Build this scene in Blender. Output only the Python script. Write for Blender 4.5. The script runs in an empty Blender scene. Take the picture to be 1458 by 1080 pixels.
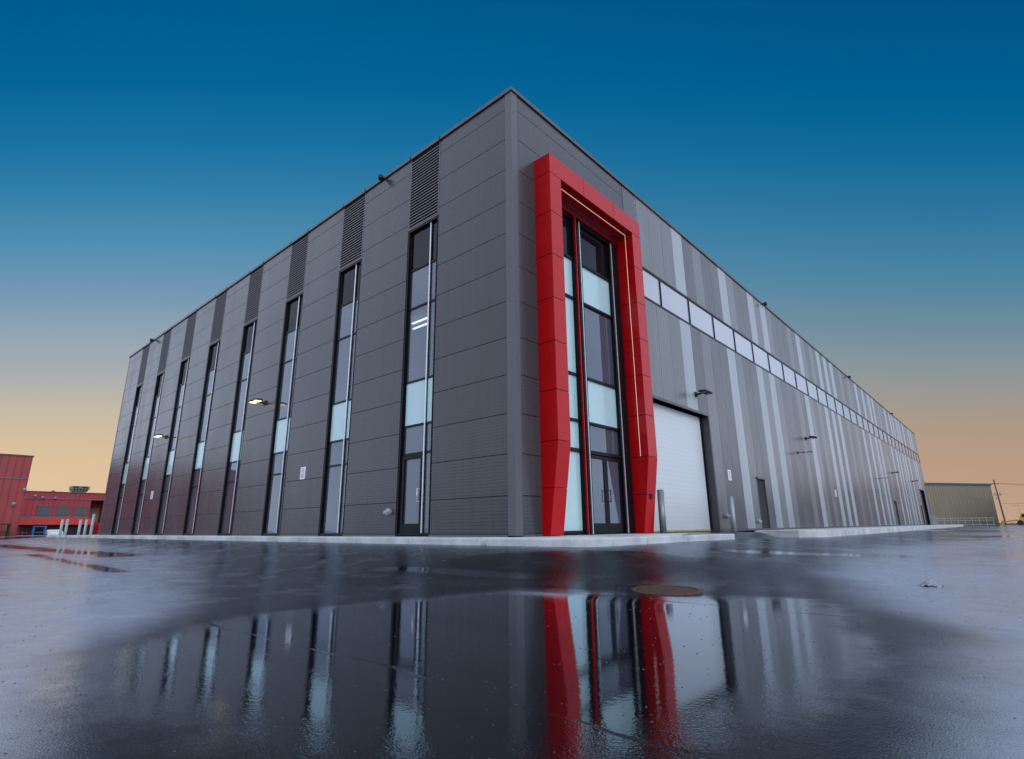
import bpy, bmesh, math, random
from mathutils import Vector, Matrix, noise
rnd = random.Random(7)
scene = bpy.context.scene
col = scene.collection

# ------------------------------------------------------------------ materials
def new_mat(name):
    m = bpy.data.materials.new(name); m.use_nodes = True
    nt = m.node_tree
    return m, nt, nt.nodes['Principled BSDF']

def N(nt, kind, **kw):
    n = nt.nodes.new(kind)
    for k, v in kw.items():
        if k in n.inputs: n.inputs[k].default_value = v
        else: setattr(n, k, v)
    return n

def simple(name, rgb, rough=.5, metal=0., var=.12, scale=3., bump=0., bscale=40., coat=0., ior=None, rvar=.0, stretch=(1, 1, 1)):
    """painted / weathered surface: colour and roughness broken up by object-space noise"""
    m, nt, b = new_mat(name); L = nt.links
    tc = N(nt, 'ShaderNodeTexCoord')
    mp = N(nt, 'ShaderNodeMapping'); mp.inputs['Scale'].default_value = stretch
    L.new(tc.outputs['Object'], mp.inputs['Vector'])
    nz = N(nt, 'ShaderNodeTexNoise', Scale=scale, Detail=6., Roughness=.65)
    L.new(mp.outputs[0], nz.inputs['Vector'])
    r = N(nt, 'ShaderNodeMapRange'); r.inputs['From Min'].default_value = .3; r.inputs['From Max'].default_value = .7
    r.inputs['To Min'].default_value = 1 - var; r.inputs['To Max'].default_value = 1 + var
    L.new(nz.outputs['Fac'], r.inputs['Value'])
    mx = N(nt, 'ShaderNodeVectorMath', operation='SCALE'); mx.inputs[0].default_value = rgb
    L.new(r.outputs[0], mx.inputs['Scale']); L.new(mx.outputs[0], b.inputs['Base Color'])
    b.inputs['Roughness'].default_value = rough; b.inputs['Metallic'].default_value = metal
    if rvar:
        r2 = N(nt, 'ShaderNodeMapRange'); r2.inputs['From Min'].default_value = .3; r2.inputs['From Max'].default_value = .7
        r2.inputs['To Min'].default_value = max(.02, rough - rvar); r2.inputs['To Max'].default_value = rough + rvar
        L.new(nz.outputs['Fac'], r2.inputs['Value']); L.new(r2.outputs[0], b.inputs['Roughness'])
    if coat: b.inputs['Coat Weight'].default_value = coat; b.inputs['Coat Roughness'].default_value = .05
    if ior: b.inputs['IOR'].default_value = ior
    if bump:
        n2 = N(nt, 'ShaderNodeTexNoise', Scale=bscale, Detail=4.); L.new(tc.outputs['Object'], n2.inputs['Vector'])
        bp = N(nt, 'ShaderNodeBump', Strength=bump, Distance=.01); L.new(n2.outputs['Fac'], bp.inputs['Height'])
        L.new(bp.outputs[0], b.inputs['Normal'])
    return m

def ribbed(name, rgb, axis, pitch, depth=.003, rough=.3, var=.05, dark=.18, sharp=.5, vary_axis=None, vary_step=1.0, vary=.08):
    """profiled sheet: fine ribs along one axis (bump plus a slightly darker tone in the grooves), each sheet a slightly different tone"""
    m, nt, b = new_mat(name); L = nt.links
    tc = N(nt, 'ShaderNodeTexCoord'); sp = N(nt, 'ShaderNodeSeparateXYZ'); L.new(tc.outputs['Object'], sp.inputs[0])
    d = N(nt, 'ShaderNodeMath', operation='DIVIDE'); L.new(sp.outputs[axis], d.inputs[0]); d.inputs[1].default_value = pitch
    pp = N(nt, 'ShaderNodeMath', operation='PINGPONG'); L.new(d.outputs[0], pp.inputs[0]); pp.inputs[1].default_value = .5
    mr = N(nt, 'ShaderNodeMapRange', interpolation_type='SMOOTHSTEP'); L.new(pp.outputs[0], mr.inputs['Value'])
    mr.inputs['From Min'].default_value = 0.; mr.inputs['From Max'].default_value = sharp * .5
    bp = N(nt, 'ShaderNodeBump', Strength=1., Distance=depth); L.new(mr.outputs[0], bp.inputs['Height'])
    nw = N(nt, 'ShaderNodeTexNoise', Scale=.55, Detail=3.); L.new(tc.outputs['Object'], nw.inputs['Vector'])
    bp2 = N(nt, 'ShaderNodeBump', Strength=.3, Distance=.008); L.new(nw.outputs['Fac'], bp2.inputs['Height']); L.new(bp.outputs[0], bp2.inputs['Normal'])
    L.new(bp2.outputs[0], b.inputs['Normal'])
    nz = N(nt, 'ShaderNodeTexNoise', Scale=.8, Detail=5., Roughness=.5)
    mp = N(nt, 'ShaderNodeMapping'); mp.inputs['Scale'].default_value = (1, 1, .35); L.new(tc.outputs['Object'], mp.inputs['Vector']); L.new(mp.outputs[0], nz.inputs['Vector'])
    r = N(nt, 'ShaderNodeMapRange'); r.inputs['From Min'].default_value = .3; r.inputs['From Max'].default_value = .7
    r.inputs['To Min'].default_value = 1 - var; r.inputs['To Max'].default_value = 1 + var; L.new(nz.outputs['Fac'], r.inputs['Value'])
    g = N(nt, 'ShaderNodeMapRange'); L.new(mr.outputs[0], g.inputs['Value']); g.inputs['To Min'].default_value = 1 - dark; g.inputs['To Max'].default_value = 1.
    mu = N(nt, 'ShaderNodeMath', operation='MULTIPLY'); L.new(r.outputs[0], mu.inputs[0]); L.new(g.outputs[0], mu.inputs[1])
    st_ = N(nt, 'ShaderNodeTexNoise', Scale=2.2, Detail=4., Roughness=.7); m5 = N(nt, 'ShaderNodeMapping'); m5.inputs['Scale'].default_value = (3, 3, .12); L.new(tc.outputs['Object'], m5.inputs['Vector']); L.new(m5.outputs[0], st_.inputs['Vector'])
    sr = N(nt, 'ShaderNodeMapRange'); sr.inputs['From Min'].default_value = .35; sr.inputs['From Max'].default_value = .7; sr.inputs['To Min'].default_value = 1.05 if vary else 1.; sr.inputs['To Max'].default_value = .86 if vary else .98; L.new(st_.outputs['Fac'], sr.inputs['Value'])
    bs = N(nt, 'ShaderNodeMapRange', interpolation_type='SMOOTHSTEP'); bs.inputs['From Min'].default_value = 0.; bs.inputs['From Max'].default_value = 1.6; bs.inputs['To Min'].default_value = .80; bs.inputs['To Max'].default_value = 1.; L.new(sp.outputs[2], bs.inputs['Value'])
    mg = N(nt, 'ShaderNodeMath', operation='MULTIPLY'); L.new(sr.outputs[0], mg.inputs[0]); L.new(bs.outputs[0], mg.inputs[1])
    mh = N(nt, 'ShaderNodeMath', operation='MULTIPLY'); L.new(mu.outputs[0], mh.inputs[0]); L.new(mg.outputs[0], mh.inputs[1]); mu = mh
    gi = N(nt, 'ShaderNodeNewGeometry')
    ri = N(nt, 'ShaderNodeMapRange'); ri.inputs['To Min'].default_value = 1 - vary; ri.inputs['To Max'].default_value = 1 + vary
    L.new(gi.outputs['Random Per Island'], ri.inputs['Value'])
    m2 = N(nt, 'ShaderNodeMath', operation='MULTIPLY'); L.new(mu.outputs[0], m2.inputs[0]); L.new(ri.outputs[0], m2.inputs[1])
    sc = N(nt, 'ShaderNodeVectorMath', operation='SCALE'); sc.inputs[0].default_value = rgb; L.new(m2.outputs[0], sc.inputs['Scale'])
    L.new(sc.outputs[0], b.inputs['Base Color'])
    r3 = N(nt, 'ShaderNodeMapRange'); r3.inputs['From Min'].default_value = .3; r3.inputs['From Max'].default_value = .7
    r3.inputs['To Min'].default_value = rough * .8; r3.inputs['To Max'].default_value = rough * 1.25; L.new(nz.outputs['Fac'], r3.inputs['Value'])
    L.new(r3.outputs[0], b.inputs['Roughness'])
    return m

def emit(name, rgb, s):
    m, nt, b = new_mat(name)
    b.inputs['Base Color'].default_value = (*rgb, 1); b.inputs['Emission Color'].default_value = (*rgb, 1); b.inputs['Emission Strength'].default_value = s
    return m

def glass_mat(name, tint=(.78, .83, .90), refl=1.0, base=(.012, .014, .02), wav=.25, trans=.6):
    """dark solar glass: fresnel mirror over a dim see-through layer"""
    m = bpy.data.materials.new(name); m.use_nodes = True; nt = m.node_tree; nt.nodes.clear(); L = nt.links
    out = N(nt, 'ShaderNodeOutputMaterial')
    tr = N(nt, 'ShaderNodeBsdfTransparent'); tr.inputs[0].default_value = (*tint, 1)
    df = N(nt, 'ShaderNodeBsdfDiffuse'); df.inputs[0].default_value = (*base, 1)
    a = N(nt, 'ShaderNodeMixShader'); a.inputs[0].default_value = trans; L.new(df.outputs[0], a.inputs[1]); L.new(tr.outputs[0], a.inputs[2])
    gl = N(nt, 'ShaderNodeBsdfGlossy'); gl.inputs['Roughness'].default_value = .015; gl.inputs['Color'].default_value = (.86 * refl, .92 * refl, 1.0 * refl, 1)
    tc = N(nt, 'ShaderNodeTexCoord'); nz = N(nt, 'ShaderNodeTexNoise', Scale=.9, Detail=1.); L.new(tc.outputs['Object'], nz.inputs['Vector'])
    bp = N(nt, 'ShaderNodeBump', Strength=wav, Distance=.02); L.new(nz.outputs['Fac'], bp.inputs['Height']); L.new(bp.outputs[0], gl.inputs['Normal'])
    fr = N(nt, 'ShaderNodeFresnel', IOR=1.9); L.new(bp.outputs[0], fr.inputs['Normal'])
    ge = N(nt, 'ShaderNodeNewGeometry'); inv = N(nt, 'ShaderNodeMath', operation='SUBTRACT'); inv.inputs[0].default_value = 1.; L.new(ge.outputs['Backfacing'], inv.inputs[1])
    fm = N(nt, 'ShaderNodeMath', operation='MULTIPLY'); L.new(fr.outputs[0], fm.inputs[0]); L.new(inv.outputs[0], fm.inputs[1])
    b_ = N(nt, 'ShaderNodeMixShader'); L.new(fm.outputs[0], b_.inputs[0]); L.new(a.outputs[0], b_.inputs[1]); L.new(gl.outputs[0], b_.inputs[2])
    L.new(b_.outputs[0], out.inputs[0])
    return m

M = {}
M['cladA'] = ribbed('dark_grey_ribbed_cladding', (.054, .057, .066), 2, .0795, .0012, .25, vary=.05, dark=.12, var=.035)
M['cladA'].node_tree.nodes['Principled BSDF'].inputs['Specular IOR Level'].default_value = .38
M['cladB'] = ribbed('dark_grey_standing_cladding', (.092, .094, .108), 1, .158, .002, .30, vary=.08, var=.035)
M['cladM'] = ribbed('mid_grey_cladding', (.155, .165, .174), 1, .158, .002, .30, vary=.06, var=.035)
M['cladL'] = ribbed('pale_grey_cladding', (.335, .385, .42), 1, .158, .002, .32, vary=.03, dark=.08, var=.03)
M['trim'] = simple('grey_trim', (.074, .079, .090), .35, var=.08)
M['coping'] = simple('dark_coping', (.05, .052, .058), .35)
M['seam'] = simple('dark_joint', (.012, .012, .014), .8)
M['black'] = simple('black_window_frame', (.006, .006, .008), .3, var=.2)
M['black'].node_tree.nodes['Principled BSDF'].inputs['Specular IOR Level'].default_value = .12
M['silver'] = simple('brushed_aluminium', (.62, .64, .68), .32, metal=.6, var=.06)
M['galv'] = simple('galvanised_steel', (.30, .34, .36), .42, metal=.35, var=.18, scale=6)
M['glass'] = glass_mat('tinted_glass', base=(.11, .15, .20))
M['glassd'] = glass_mat('dark_upper_glass', refl=.32)
M['glassb'] = glass_mat('clerestory_glass', refl=1.0, base=(.42, .44, .48), trans=.08)
M['mint'] = simple('pale_mint_spandrel_glass', (.40, .60, .62), .25, var=.03, coat=.6)
M['red'] = simple('glossy_red_panel', (.44, .001, .003), .3, var=.06, scale=1.5, rvar=.05)
M['red'].node_tree.nodes['Principled BSDF'].inputs['Specular IOR Level'].default_value = .3
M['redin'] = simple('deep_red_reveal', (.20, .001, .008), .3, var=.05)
M['reddark'] = simple('dark_red_joint', (.06, .0, .002), .6)
M['led'] = emit('warm_led_strip', (1., .70, .56), .48)
M['lampglow'] = emit('warm_lamp_lens', (1., .80, .30), 2.6)
M['roomlight'] = emit('office_light', (1., .95, .85), 4.5)
M['green'] = emit('green_exit_glow', (.3, 1., .35), 2.)
M['room'] = simple('dim_interior', (.16, .165, .18), .8)
M['white'] = simple('white_enamel', (.74, .76, .80), .4, var=.05)
M['rolldoor'] = ribbed('white_rolling_door', (.60, .65, .69), 2, .155, .0016, .38, dark=.05, vary=0., sharp=.3, var=.03)
M['doorgrey'] = simple('green_grey_door_paint', (.24, .28, .285), .4)
M['yellowpaint'] = simple('worn_yellow_paint', (.34, .30, .14), .6, var=.3, scale=12)
M['ink'] = simple('grey_sign_ink', (.18, .18, .2), .6)
M['redink'] = simple('red_sign_ink', (.55, .05, .05), .6)
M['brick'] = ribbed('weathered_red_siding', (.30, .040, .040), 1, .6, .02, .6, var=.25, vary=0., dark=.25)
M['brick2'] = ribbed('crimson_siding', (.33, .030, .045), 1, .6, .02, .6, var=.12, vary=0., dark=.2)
M['canopy'] = simple('scarlet_canopy_band', (.52, .035, .03), .6, var=.15)
M['slategrey'] = simple('faded_slate_trim', (.14, .11, .13), .7)
M['shutter'] = ribbed('dull_green_shutter', (.075, .10, .10), 2, .12, .01, .6, vary=0.)
M['dark'] = simple('dark_opening', (.012, .012, .014), .8)
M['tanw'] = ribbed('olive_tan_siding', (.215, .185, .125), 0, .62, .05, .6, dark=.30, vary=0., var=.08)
M['tealtrim'] = simple('dark_teal_eave', (.018, .06, .10), .5)
M['woodpole'] = simple('weathered_pole', (.10, .09, .09), .9, var=.3, scale=8)
M['yellow'] = simple('construction_yellow', (.55, .30, .04), .5, var=.15)
M['blue'] = simple('blue_steel', (.02, .16, .38), .5, var=.2)
M['tan'] = simple('tan_board', (.22, .17, .10), .7)
M['rubber'] = simple('black_rubber', (.012, .012, .013), .7)
M['carred'] = simple('red_car_paint', (.5, .01, .02), .25)
M['carwhite'] = simple('white_van_paint', (.7, .73, .76), .3)
M['rust'] = simple('rusty_iron', (.075, .042, .03), .45, metal=.3, var=.45, scale=25, bump=.4, bscale=90)
M['paper'] = simple('wet_white_plastic', (.24, .27, .30), .35, var=.12, scale=30)
M['mulch'] = simple('brown_mulch', (.10, .045, .03), .9, var=.5, scale=22, bump=1., bscale=30)
M['pebble'] = simple('grit_stone', (.05, .05, .055), .6, var=.4, scale=40)
M['hvac'] = simple('roof_unit_grey', (.17, .16, .13), .6, var=.35, scale=2)

def concrete():
    m, nt, b = new_mat('damp_concrete'); L = nt.links
    tc = N(nt, 'ShaderNodeTexCoord')
    n1 = N(nt, 'ShaderNodeTexNoise', Scale=.8, Detail=8., Roughness=.7); L.new(tc.outputs['Object'], n1.inputs['Vector'])
    n2 = N(nt, 'ShaderNodeTexNoise', Scale=45., Detail=4.); L.new(tc.outputs['Object'], n2.inputs['Vector'])
    cr = N(nt, 'ShaderNodeValToRGB'); cr.color_ramp.elements[0].position = .32; cr.color_ramp.elements[0].color = (.42, .455, .47, 1)
    cr.color_ramp.elements[1].position = .62; cr.color_ramp.elements[1].color = (.82, .87, .90, 1); L.new(n1.outputs['Fac'], cr.inputs[0])
    mm = N(nt, 'ShaderNodeMix', data_type='RGBA', blend_type='MULTIPLY'); mm.inputs[0].default_value = .5
    L.new(cr.outputs[0], mm.inputs[6]); L.new(n2.outputs['Color'], mm.inputs[7]); L.new(mm.outputs[2], b.inputs['Base Color'])
    rr = N(nt, 'ShaderNodeMapRange'); rr.inputs['To Min'].default_value = .25; rr.inputs['To Max'].default_value = .75; L.new(n1.outputs['Fac'], rr.inputs['Value']); L.new(rr.outputs[0], b.inputs['Roughness'])
    bp = N(nt, 'ShaderNodeBump', Strength=.5, Distance=.01); L.new(n2.outputs['Fac'], bp.inputs['Height']); L.new(bp.outputs[0], b.inputs['Normal'])
    return m
M['conc'] = concrete()

def asphalt():
    m, nt, b = new_mat('wet_asphalt'); L = nt.links
    tc = N(nt, 'ShaderNodeTexCoord'); P = tc.outputs['Object']
    at = N(nt, 'ShaderNodeAttribute'); at.attribute_name = 'pool'
    big = N(nt, 'ShaderNodeTexNoise', Scale=.55, Detail=5., Roughness=.6); L.new(P, big.inputs['Vector'])
    mid = N(nt, 'ShaderNodeTexNoise', Scale=7., Detail=5., Roughness=.65); L.new(P, mid.inputs['Vector'])
    agg = N(nt, 'ShaderNodeTexVoronoi', Scale=95.); L.new(P, agg.inputs['Vector'])
    agn = N(nt, 'ShaderNodeTexNoise', Scale=150., Detail=3.); L.new(P, agn.inputs['Vector'])
    def math_(op, a, c, clamp=False):
        n = N(nt, 'ShaderNodeMath', operation=op); n.use_clamp = clamp
        for i, v in enumerate((a, c)):
            if isinstance(v, (int, float)): n.inputs[i].default_value = v
            else: L.new(v, n.inputs[i])
        return n.outputs[0]
    # water depth field: large pools from the surveyed low spots, ragged by noise
    f = math_('ADD', at.outputs['Fac'], math_('MULTIPLY', math_('SUBTRACT', big.outputs['Fac'], .5), 1.15))
    f = math_('ADD', f, math_('MULTIPLY', math_('SUBTRACT', mid.outputs['Fac'], .5), .55))
    f = math_('ADD', f, math_('MULTIPLY', math_('SUBTRACT', agn.outputs['Fac'], .5), .8))
    sx = N(nt, 'ShaderNodeSeparateXYZ'); L.new(P, sx.inputs[0]); wob = math_('MULTIPLY', math_('SUBTRACT', big.outputs['Fac'], .5), .5)
    j1 = math_('ABSOLUTE', math_('ADD', math_('ADD', sx.outputs[1], 7.5), wob), 0); j3 = math_('ABSOLUTE', math_('ADD', math_('ADD', sx.outputs[1], 4.2), wob), 0)
    jm = N(nt, 'ShaderNodeMapRange'); jm.inputs['From Min'].default_value = .012; jm.inputs['From Max'].default_value = .022; jm.inputs['To Min'].default_value = -.45; jm.inputs['To Max'].default_value = 0.
    L.new(math_('MINIMUM', j1, j3), jm.inputs['Value']); f = math_('ADD', f, jm.outputs[0])
    w = N(nt, 'ShaderNodeMapRange', interpolation_type='SMOOTHSTEP'); w.inputs['From Min'].default_value = -.05; w.inputs['From Max'].default_value = .34; L.new(f, w.inputs['Value'])
    W = w.outputs[0]
    damp = N(nt, 'ShaderNodeMapRange', interpolation_type='SMOOTHSTEP'); damp.inputs['From Min'].default_value = -1.3; damp.inputs['From Max'].default_value = .1; L.new(f, damp.inputs['Value'])
    rr = N(nt, 'ShaderNodeMapRange'); rr.inputs['To Min'].default_value = .22; rr.inputs['To Max'].default_value = .10; L.new(damp.outputs[0], rr.inputs['Value'])
    strk = N(nt, 'ShaderNodeTexNoise', Scale=1.9, Detail=6., Roughness=.7); L.new(P, strk.inputs['Vector'])
    sk_ = N(nt, 'ShaderNodeMapRange'); sk_.inputs['From Min'].default_value = .36; sk_.inputs['From Max'].default_value = .64; sk_.inputs['To Min'].default_value = .35; sk_.inputs['To Max'].default_value = 1.5; L.new(strk.outputs['Fac'], sk_.inputs['Value'])
    rough = N(nt, 'ShaderNodeMix', data_type='FLOAT'); L.new(W, rough.inputs[0]); L.new(math_('MULTIPLY', rr.outputs[0], sk_.outputs[0]), rough.inputs[2]); rough.inputs[3].default_value = .036
    # colour
    c = N(nt, 'ShaderNodeValToRGB'); e = c.color_ramp.elements; e[0].position = .3; e[0].color = (.004, .0042, .005, 1); e[1].position = .72; e[1].color = (.017, .018, .021, 1)
    L.new(math_('ADD', math_('MULTIPLY', mid.outputs['Fac'], .5), math_('MULTIPLY', agn.outputs['Fac'], .5)), c.inputs[0])
    aw = N(nt, 'ShaderNodeAttribute'); aw.attribute_name = 'sky_sheen'
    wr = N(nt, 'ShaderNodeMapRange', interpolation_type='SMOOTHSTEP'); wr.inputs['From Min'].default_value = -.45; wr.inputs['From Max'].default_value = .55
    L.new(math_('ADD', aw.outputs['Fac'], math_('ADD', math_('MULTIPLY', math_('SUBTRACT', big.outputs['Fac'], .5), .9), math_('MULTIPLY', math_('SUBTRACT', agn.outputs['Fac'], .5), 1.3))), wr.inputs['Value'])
    pale = N(nt, 'ShaderNodeMix', data_type='RGBA'); L.new(mid.outputs['Fac'], pale.inputs[0]); pale.inputs[6].default_value = (.19, .215, .27, 1); pale.inputs[7].default_value = (.36, .40, .48, 1)  # pale lavender base colour stands in for bright sky reflection
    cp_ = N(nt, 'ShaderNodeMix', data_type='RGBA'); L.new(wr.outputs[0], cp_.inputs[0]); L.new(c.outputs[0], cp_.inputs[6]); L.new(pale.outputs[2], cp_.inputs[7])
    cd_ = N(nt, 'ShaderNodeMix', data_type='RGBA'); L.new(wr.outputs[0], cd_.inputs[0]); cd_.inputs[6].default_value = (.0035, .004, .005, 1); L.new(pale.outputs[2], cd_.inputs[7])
    cw = N(nt, 'ShaderNodeMix', data_type='RGBA'); L.new(W, cw.inputs[0]); L.new(cp_.outputs[2], cw.inputs[6]); L.new(cd_.outputs[2], cw.inputs[7])
    df = N(nt, 'ShaderNodeBsdfDiffuse'); L.new(cw.outputs[2], df.inputs[0])
    gl = N(nt, 'ShaderNodeBsdfGlossy', distribution='GGX'); gl.inputs['Color'].default_value = (.80, .87, .97, 1); L.new(rough.outputs[0], gl.inputs['Roughness'])
    fr = N(nt, 'ShaderNodeFresnel'); io = N(nt, 'ShaderNodeMapRange'); io.inputs['To Min'].default_value = 1.36; io.inputs['To Max'].default_value = 1.62; L.new(W, io.inputs['Value']); L.new(io.outputs[0], fr.inputs['IOR']); ms = N(nt, 'ShaderNodeMixShader'); k_ = N(nt, 'ShaderNodeMapRange'); k_.inputs['To Min'].default_value = .72; k_.inputs['To Max'].default_value = 1.34; L.new(W, k_.inputs['Value']); L.new(math_('MULTIPLY', fr.outputs[0], k_.outputs[0], True), ms.inputs[0]); L.new(df.outputs[0], ms.inputs[1]); L.new(gl.outputs[0], ms.inputs[2])
    L.new(ms.outputs[0], nt.nodes['Material Output'].inputs[0])
    # relief: aggregate above water, faint ripples on it
    ag2 = N(nt, 'ShaderNodeTexVoronoi', Scale=48.); L.new(P, ag2.inputs['Vector'])
    h = math_('ADD', math_('MULTIPLY', agg.outputs['Distance'], .6), math_('MULTIPLY', agn.outputs['Fac'], .5)); h = math_('ADD', h, math_('MULTIPLY', ag2.outputs['Distance'], .7))
    st = N(nt, 'ShaderNodeMapRange', interpolation_type='SMOOTHSTEP'); st.inputs['From Min'].default_value = -.2; st.inputs['From Max'].default_value = .75; st.inputs['To Min'].default_value = .5; st.inputs['To Max'].default_value = .03; L.new(f, st.inputs['Value'])
    bp = N(nt, 'ShaderNodeBump', Distance=.0022); L.new(st.outputs[0], bp.inputs['Strength']); L.new(h, bp.inputs['Height'])
    rip = N(nt, 'ShaderNodeTexNoise', Scale=32., Detail=3.); L.new(P, rip.inputs['Vector'])
    und = N(nt, 'ShaderNodeBump', Distance=.006); iw = N(nt, 'ShaderNodeMapRange'); iw.inputs['To Min'].default_value = .3; iw.inputs['To Max'].default_value = .0; L.new(W, iw.inputs['Value']); L.new(iw.outputs[0], und.inputs['Strength']); L.new(mid.outputs['Fac'], und.inputs['Height']); L.new(bp.outputs[0], und.inputs['Normal'])
    b2 = N(nt, 'ShaderNodeBump', Strength=.13, Distance=.0013); L.new(rip.outputs['Fac'], b2.inputs['Height']); L.new(und.outputs[0], b2.inputs['Normal'])
    L.new(b2.outputs[0], df.inputs['Normal']); L.new(b2.outputs[0], gl.inputs['Normal']); L.new(b2.outputs[0], fr.inputs['Normal'])
    return m
M['asphalt'] = asphalt()

# ------------------------------------------------------------------ geometry helpers
class MB:
    def __init__(s): s.v = []; s.f = []
    def hexa(s, p):      # 8 points: bottom ring 0-3, top ring 4-7
        n = len(s.v); s.v += [tuple(q) for q in p]
        s.f += [tuple(n + i for i in q) for q in ((0, 3, 2, 1), (4, 5, 6, 7), (0, 1, 5, 4), (1, 2, 6, 5), (2, 3, 7, 6), (3, 0, 4, 7))]
        return s
    def box(s, x0, x1, y0, y1, z0, z1):
        return s.hexa([(x0, y0, z0), (x1, y0, z0), (x1, y1, z0), (x0, y1, z0), (x0, y0, z1), (x1, y0, z1), (x1, y1, z1), (x0, y1, z1)])
    def prism(s, pts, z0, z1):   # counter-clockwise polygon
        n = len(s.v); k = len(pts)
        s.v += [(x, y, z0) for x, y in pts] + [(x, y, z1) for x, y in pts]
        s.f.append(tuple(n + i for i in reversed(range(k)))); s.f.append(tuple(n + k + i for i in range(k)))
        for i in range(k): j = (i + 1) % k; s.f.append((n + i, n + j, n + k + j, n + k + i))
        return s
    def tube(s, a, b, r, r2=None, seg=12, caps=True):
        a = Vector(a); b = Vector(b); r2 = r if r2 is None else r2
        d = (b - a).normalized(); u = d.orthogonal().normalized(); w = d.cross(u)
        n = len(s.v)
        for c, rr in ((a, r), (b, r2)):
            for i in range(seg):
                t = 2 * math.pi * i / seg; s.v.append(tuple(c + u * (rr * math.cos(t)) + w * (rr * math.sin(t))))
        for i in range(seg): j = (i + 1) % seg; s.f.append((n + i, n + j, n + seg + j, n + seg + i))
        if caps: s.f.append(tuple(n + i for i in reversed(range(seg)))); s.f.append(tuple(n + seg + i for i in range(seg)))
        return s
    def ring(s, c, r0, r1, axis, t, seg=24):
        """flat ring of thickness t around axis"""
        c = Vector(c); ax = Vector(axis).normalized(); u = ax.orthogonal().normalized(); w = ax.cross(u); n = len(s.v)
        for rr, o in ((r0, 0), (r1, 0), (r1, t), (r0, t)):
            for i in range(seg):
                a = 2 * math.pi * i / seg; s.v.append(tuple(c + ax * o + u * (rr * math.cos(a)) + w * (rr * math.sin(a))))
        for i in range(seg):
            j = (i + 1) % seg
            for q in range(4): q2 = (q + 1) % 4; s.f.append((n + q * seg + i, n + q * seg + j, n + q2 * seg + j, n + q2 * seg + i))
        return s
    def dome(s, c, r, axis, seg=14, rings=6, squash=1.):
        c = Vector(c); ax = Vector(axis).normalized(); u = ax.orthogonal().normalized(); w = ax.cross(u); n = len(s.v)
        for k in range(rings):
            t = math.pi / 2 * k / rings
            for i in range(seg):
                a = 2 * math.pi * i / seg; s.v.append(tuple(c + ax * (r * squash * math.sin(t)) + (u * math.cos(a) + w * math.sin(a)) * (r * math.cos(t))))
        s.v.append(tuple(c + ax * r * squash))
        for k in range(rings - 1):
            for i in range(seg): j = (i + 1) % seg; s.f.append((n + k * seg + i, n + k * seg + j, n + (k + 1) * seg + j, n + (k + 1) * seg + i))
        for i in range(seg): s.f.append((n + (rings - 1) * seg + i, n + (rings - 1) * seg + (i + 1) % seg, n + rings * seg))
        s.f.append(tuple(n + i for i in reversed(range(seg))))
        return s
    def build(s, name, mat, parent=None, bevel=0., smooth=False, loc=None):
        me = bpy.data.meshes.new(name); me.from_pydata(s.v, [], s.f)
        bm = bmesh.new(); bm.from_mesh(me); bmesh.ops.recalc_face_normals(bm, faces=bm.faces); bm.to_mesh(me); bm.free()
        if isinstance(mat, str): mat = M[mat]
        me.materials.append(mat)
        o = bpy.data.objects.new(name, me); col.objects.link(o)
        if parent: o.parent = parent
        if loc: o.location = loc
        if smooth:
            for p in me.polygons: p.use_smooth = True
        if bevel:
            b = o.modifiers.new('bevel', 'BEVEL'); b.width = bevel; b.segments = 2; b.limit_method = 'ANGLE'; b.harden_normals = False
        return o

def empty(name, loc=(0, 0, 0), rz=0.):
    o = bpy.data.objects.new(name, None); col.objects.link(o); o.location = loc; o.rotation_euler = (0, 0, rz); o.empty_display_size = .3
    return o
def tag(o, label=None, cat=None, group=None, kind=None):
    if label: o['label'] = label
    if cat: o['category'] = cat
    if group: o['group'] = group
    if kind: o['kind'] = kind
    return o
def copy_tree(o, parent=None):
    c = o.copy(); col.objects.link(c)
    if parent: c.parent = parent
    for ch in list(o.children): copy_tree(ch, c)
    return c

# ------------------------------------------------------------------ camera
cd = bpy.data.cameras.new('camera'); cam = bpy.data.objects.new('camera', cd); col.objects.link(cam); scene.camera = cam
F_PX = 777.77
cd.sensor_fit = 'HORIZONTAL'; cd.sensor_width = 36.; cd.lens = F_PX / 1458 * 36; cd.clip_start = .05; cd.clip_end = 3000
yaw, pitch, roll = math.radians(131.698), math.radians(15.148), math.radians(-.5873)
f = Vector((math.cos(pitch) * math.cos(yaw), math.cos(pitch) * math.sin(yaw), math.sin(pitch)))
r0 = Vector((math.sin(yaw), -math.cos(yaw), 0)); u0 = r0.cross(f)
r_ = r0 * math.cos(roll) + u0 * math.sin(roll); u_ = -r0 * math.sin(roll) + u0 * math.cos(roll)
cam.matrix_world = Matrix(((r_.x, u_.x, -f.x, 8.2927), (r_.y, u_.y, -f.y, -9.3923), (r_.z, u_.z, -f.z, .2079), (0, 0, 0, 1)))

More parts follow.
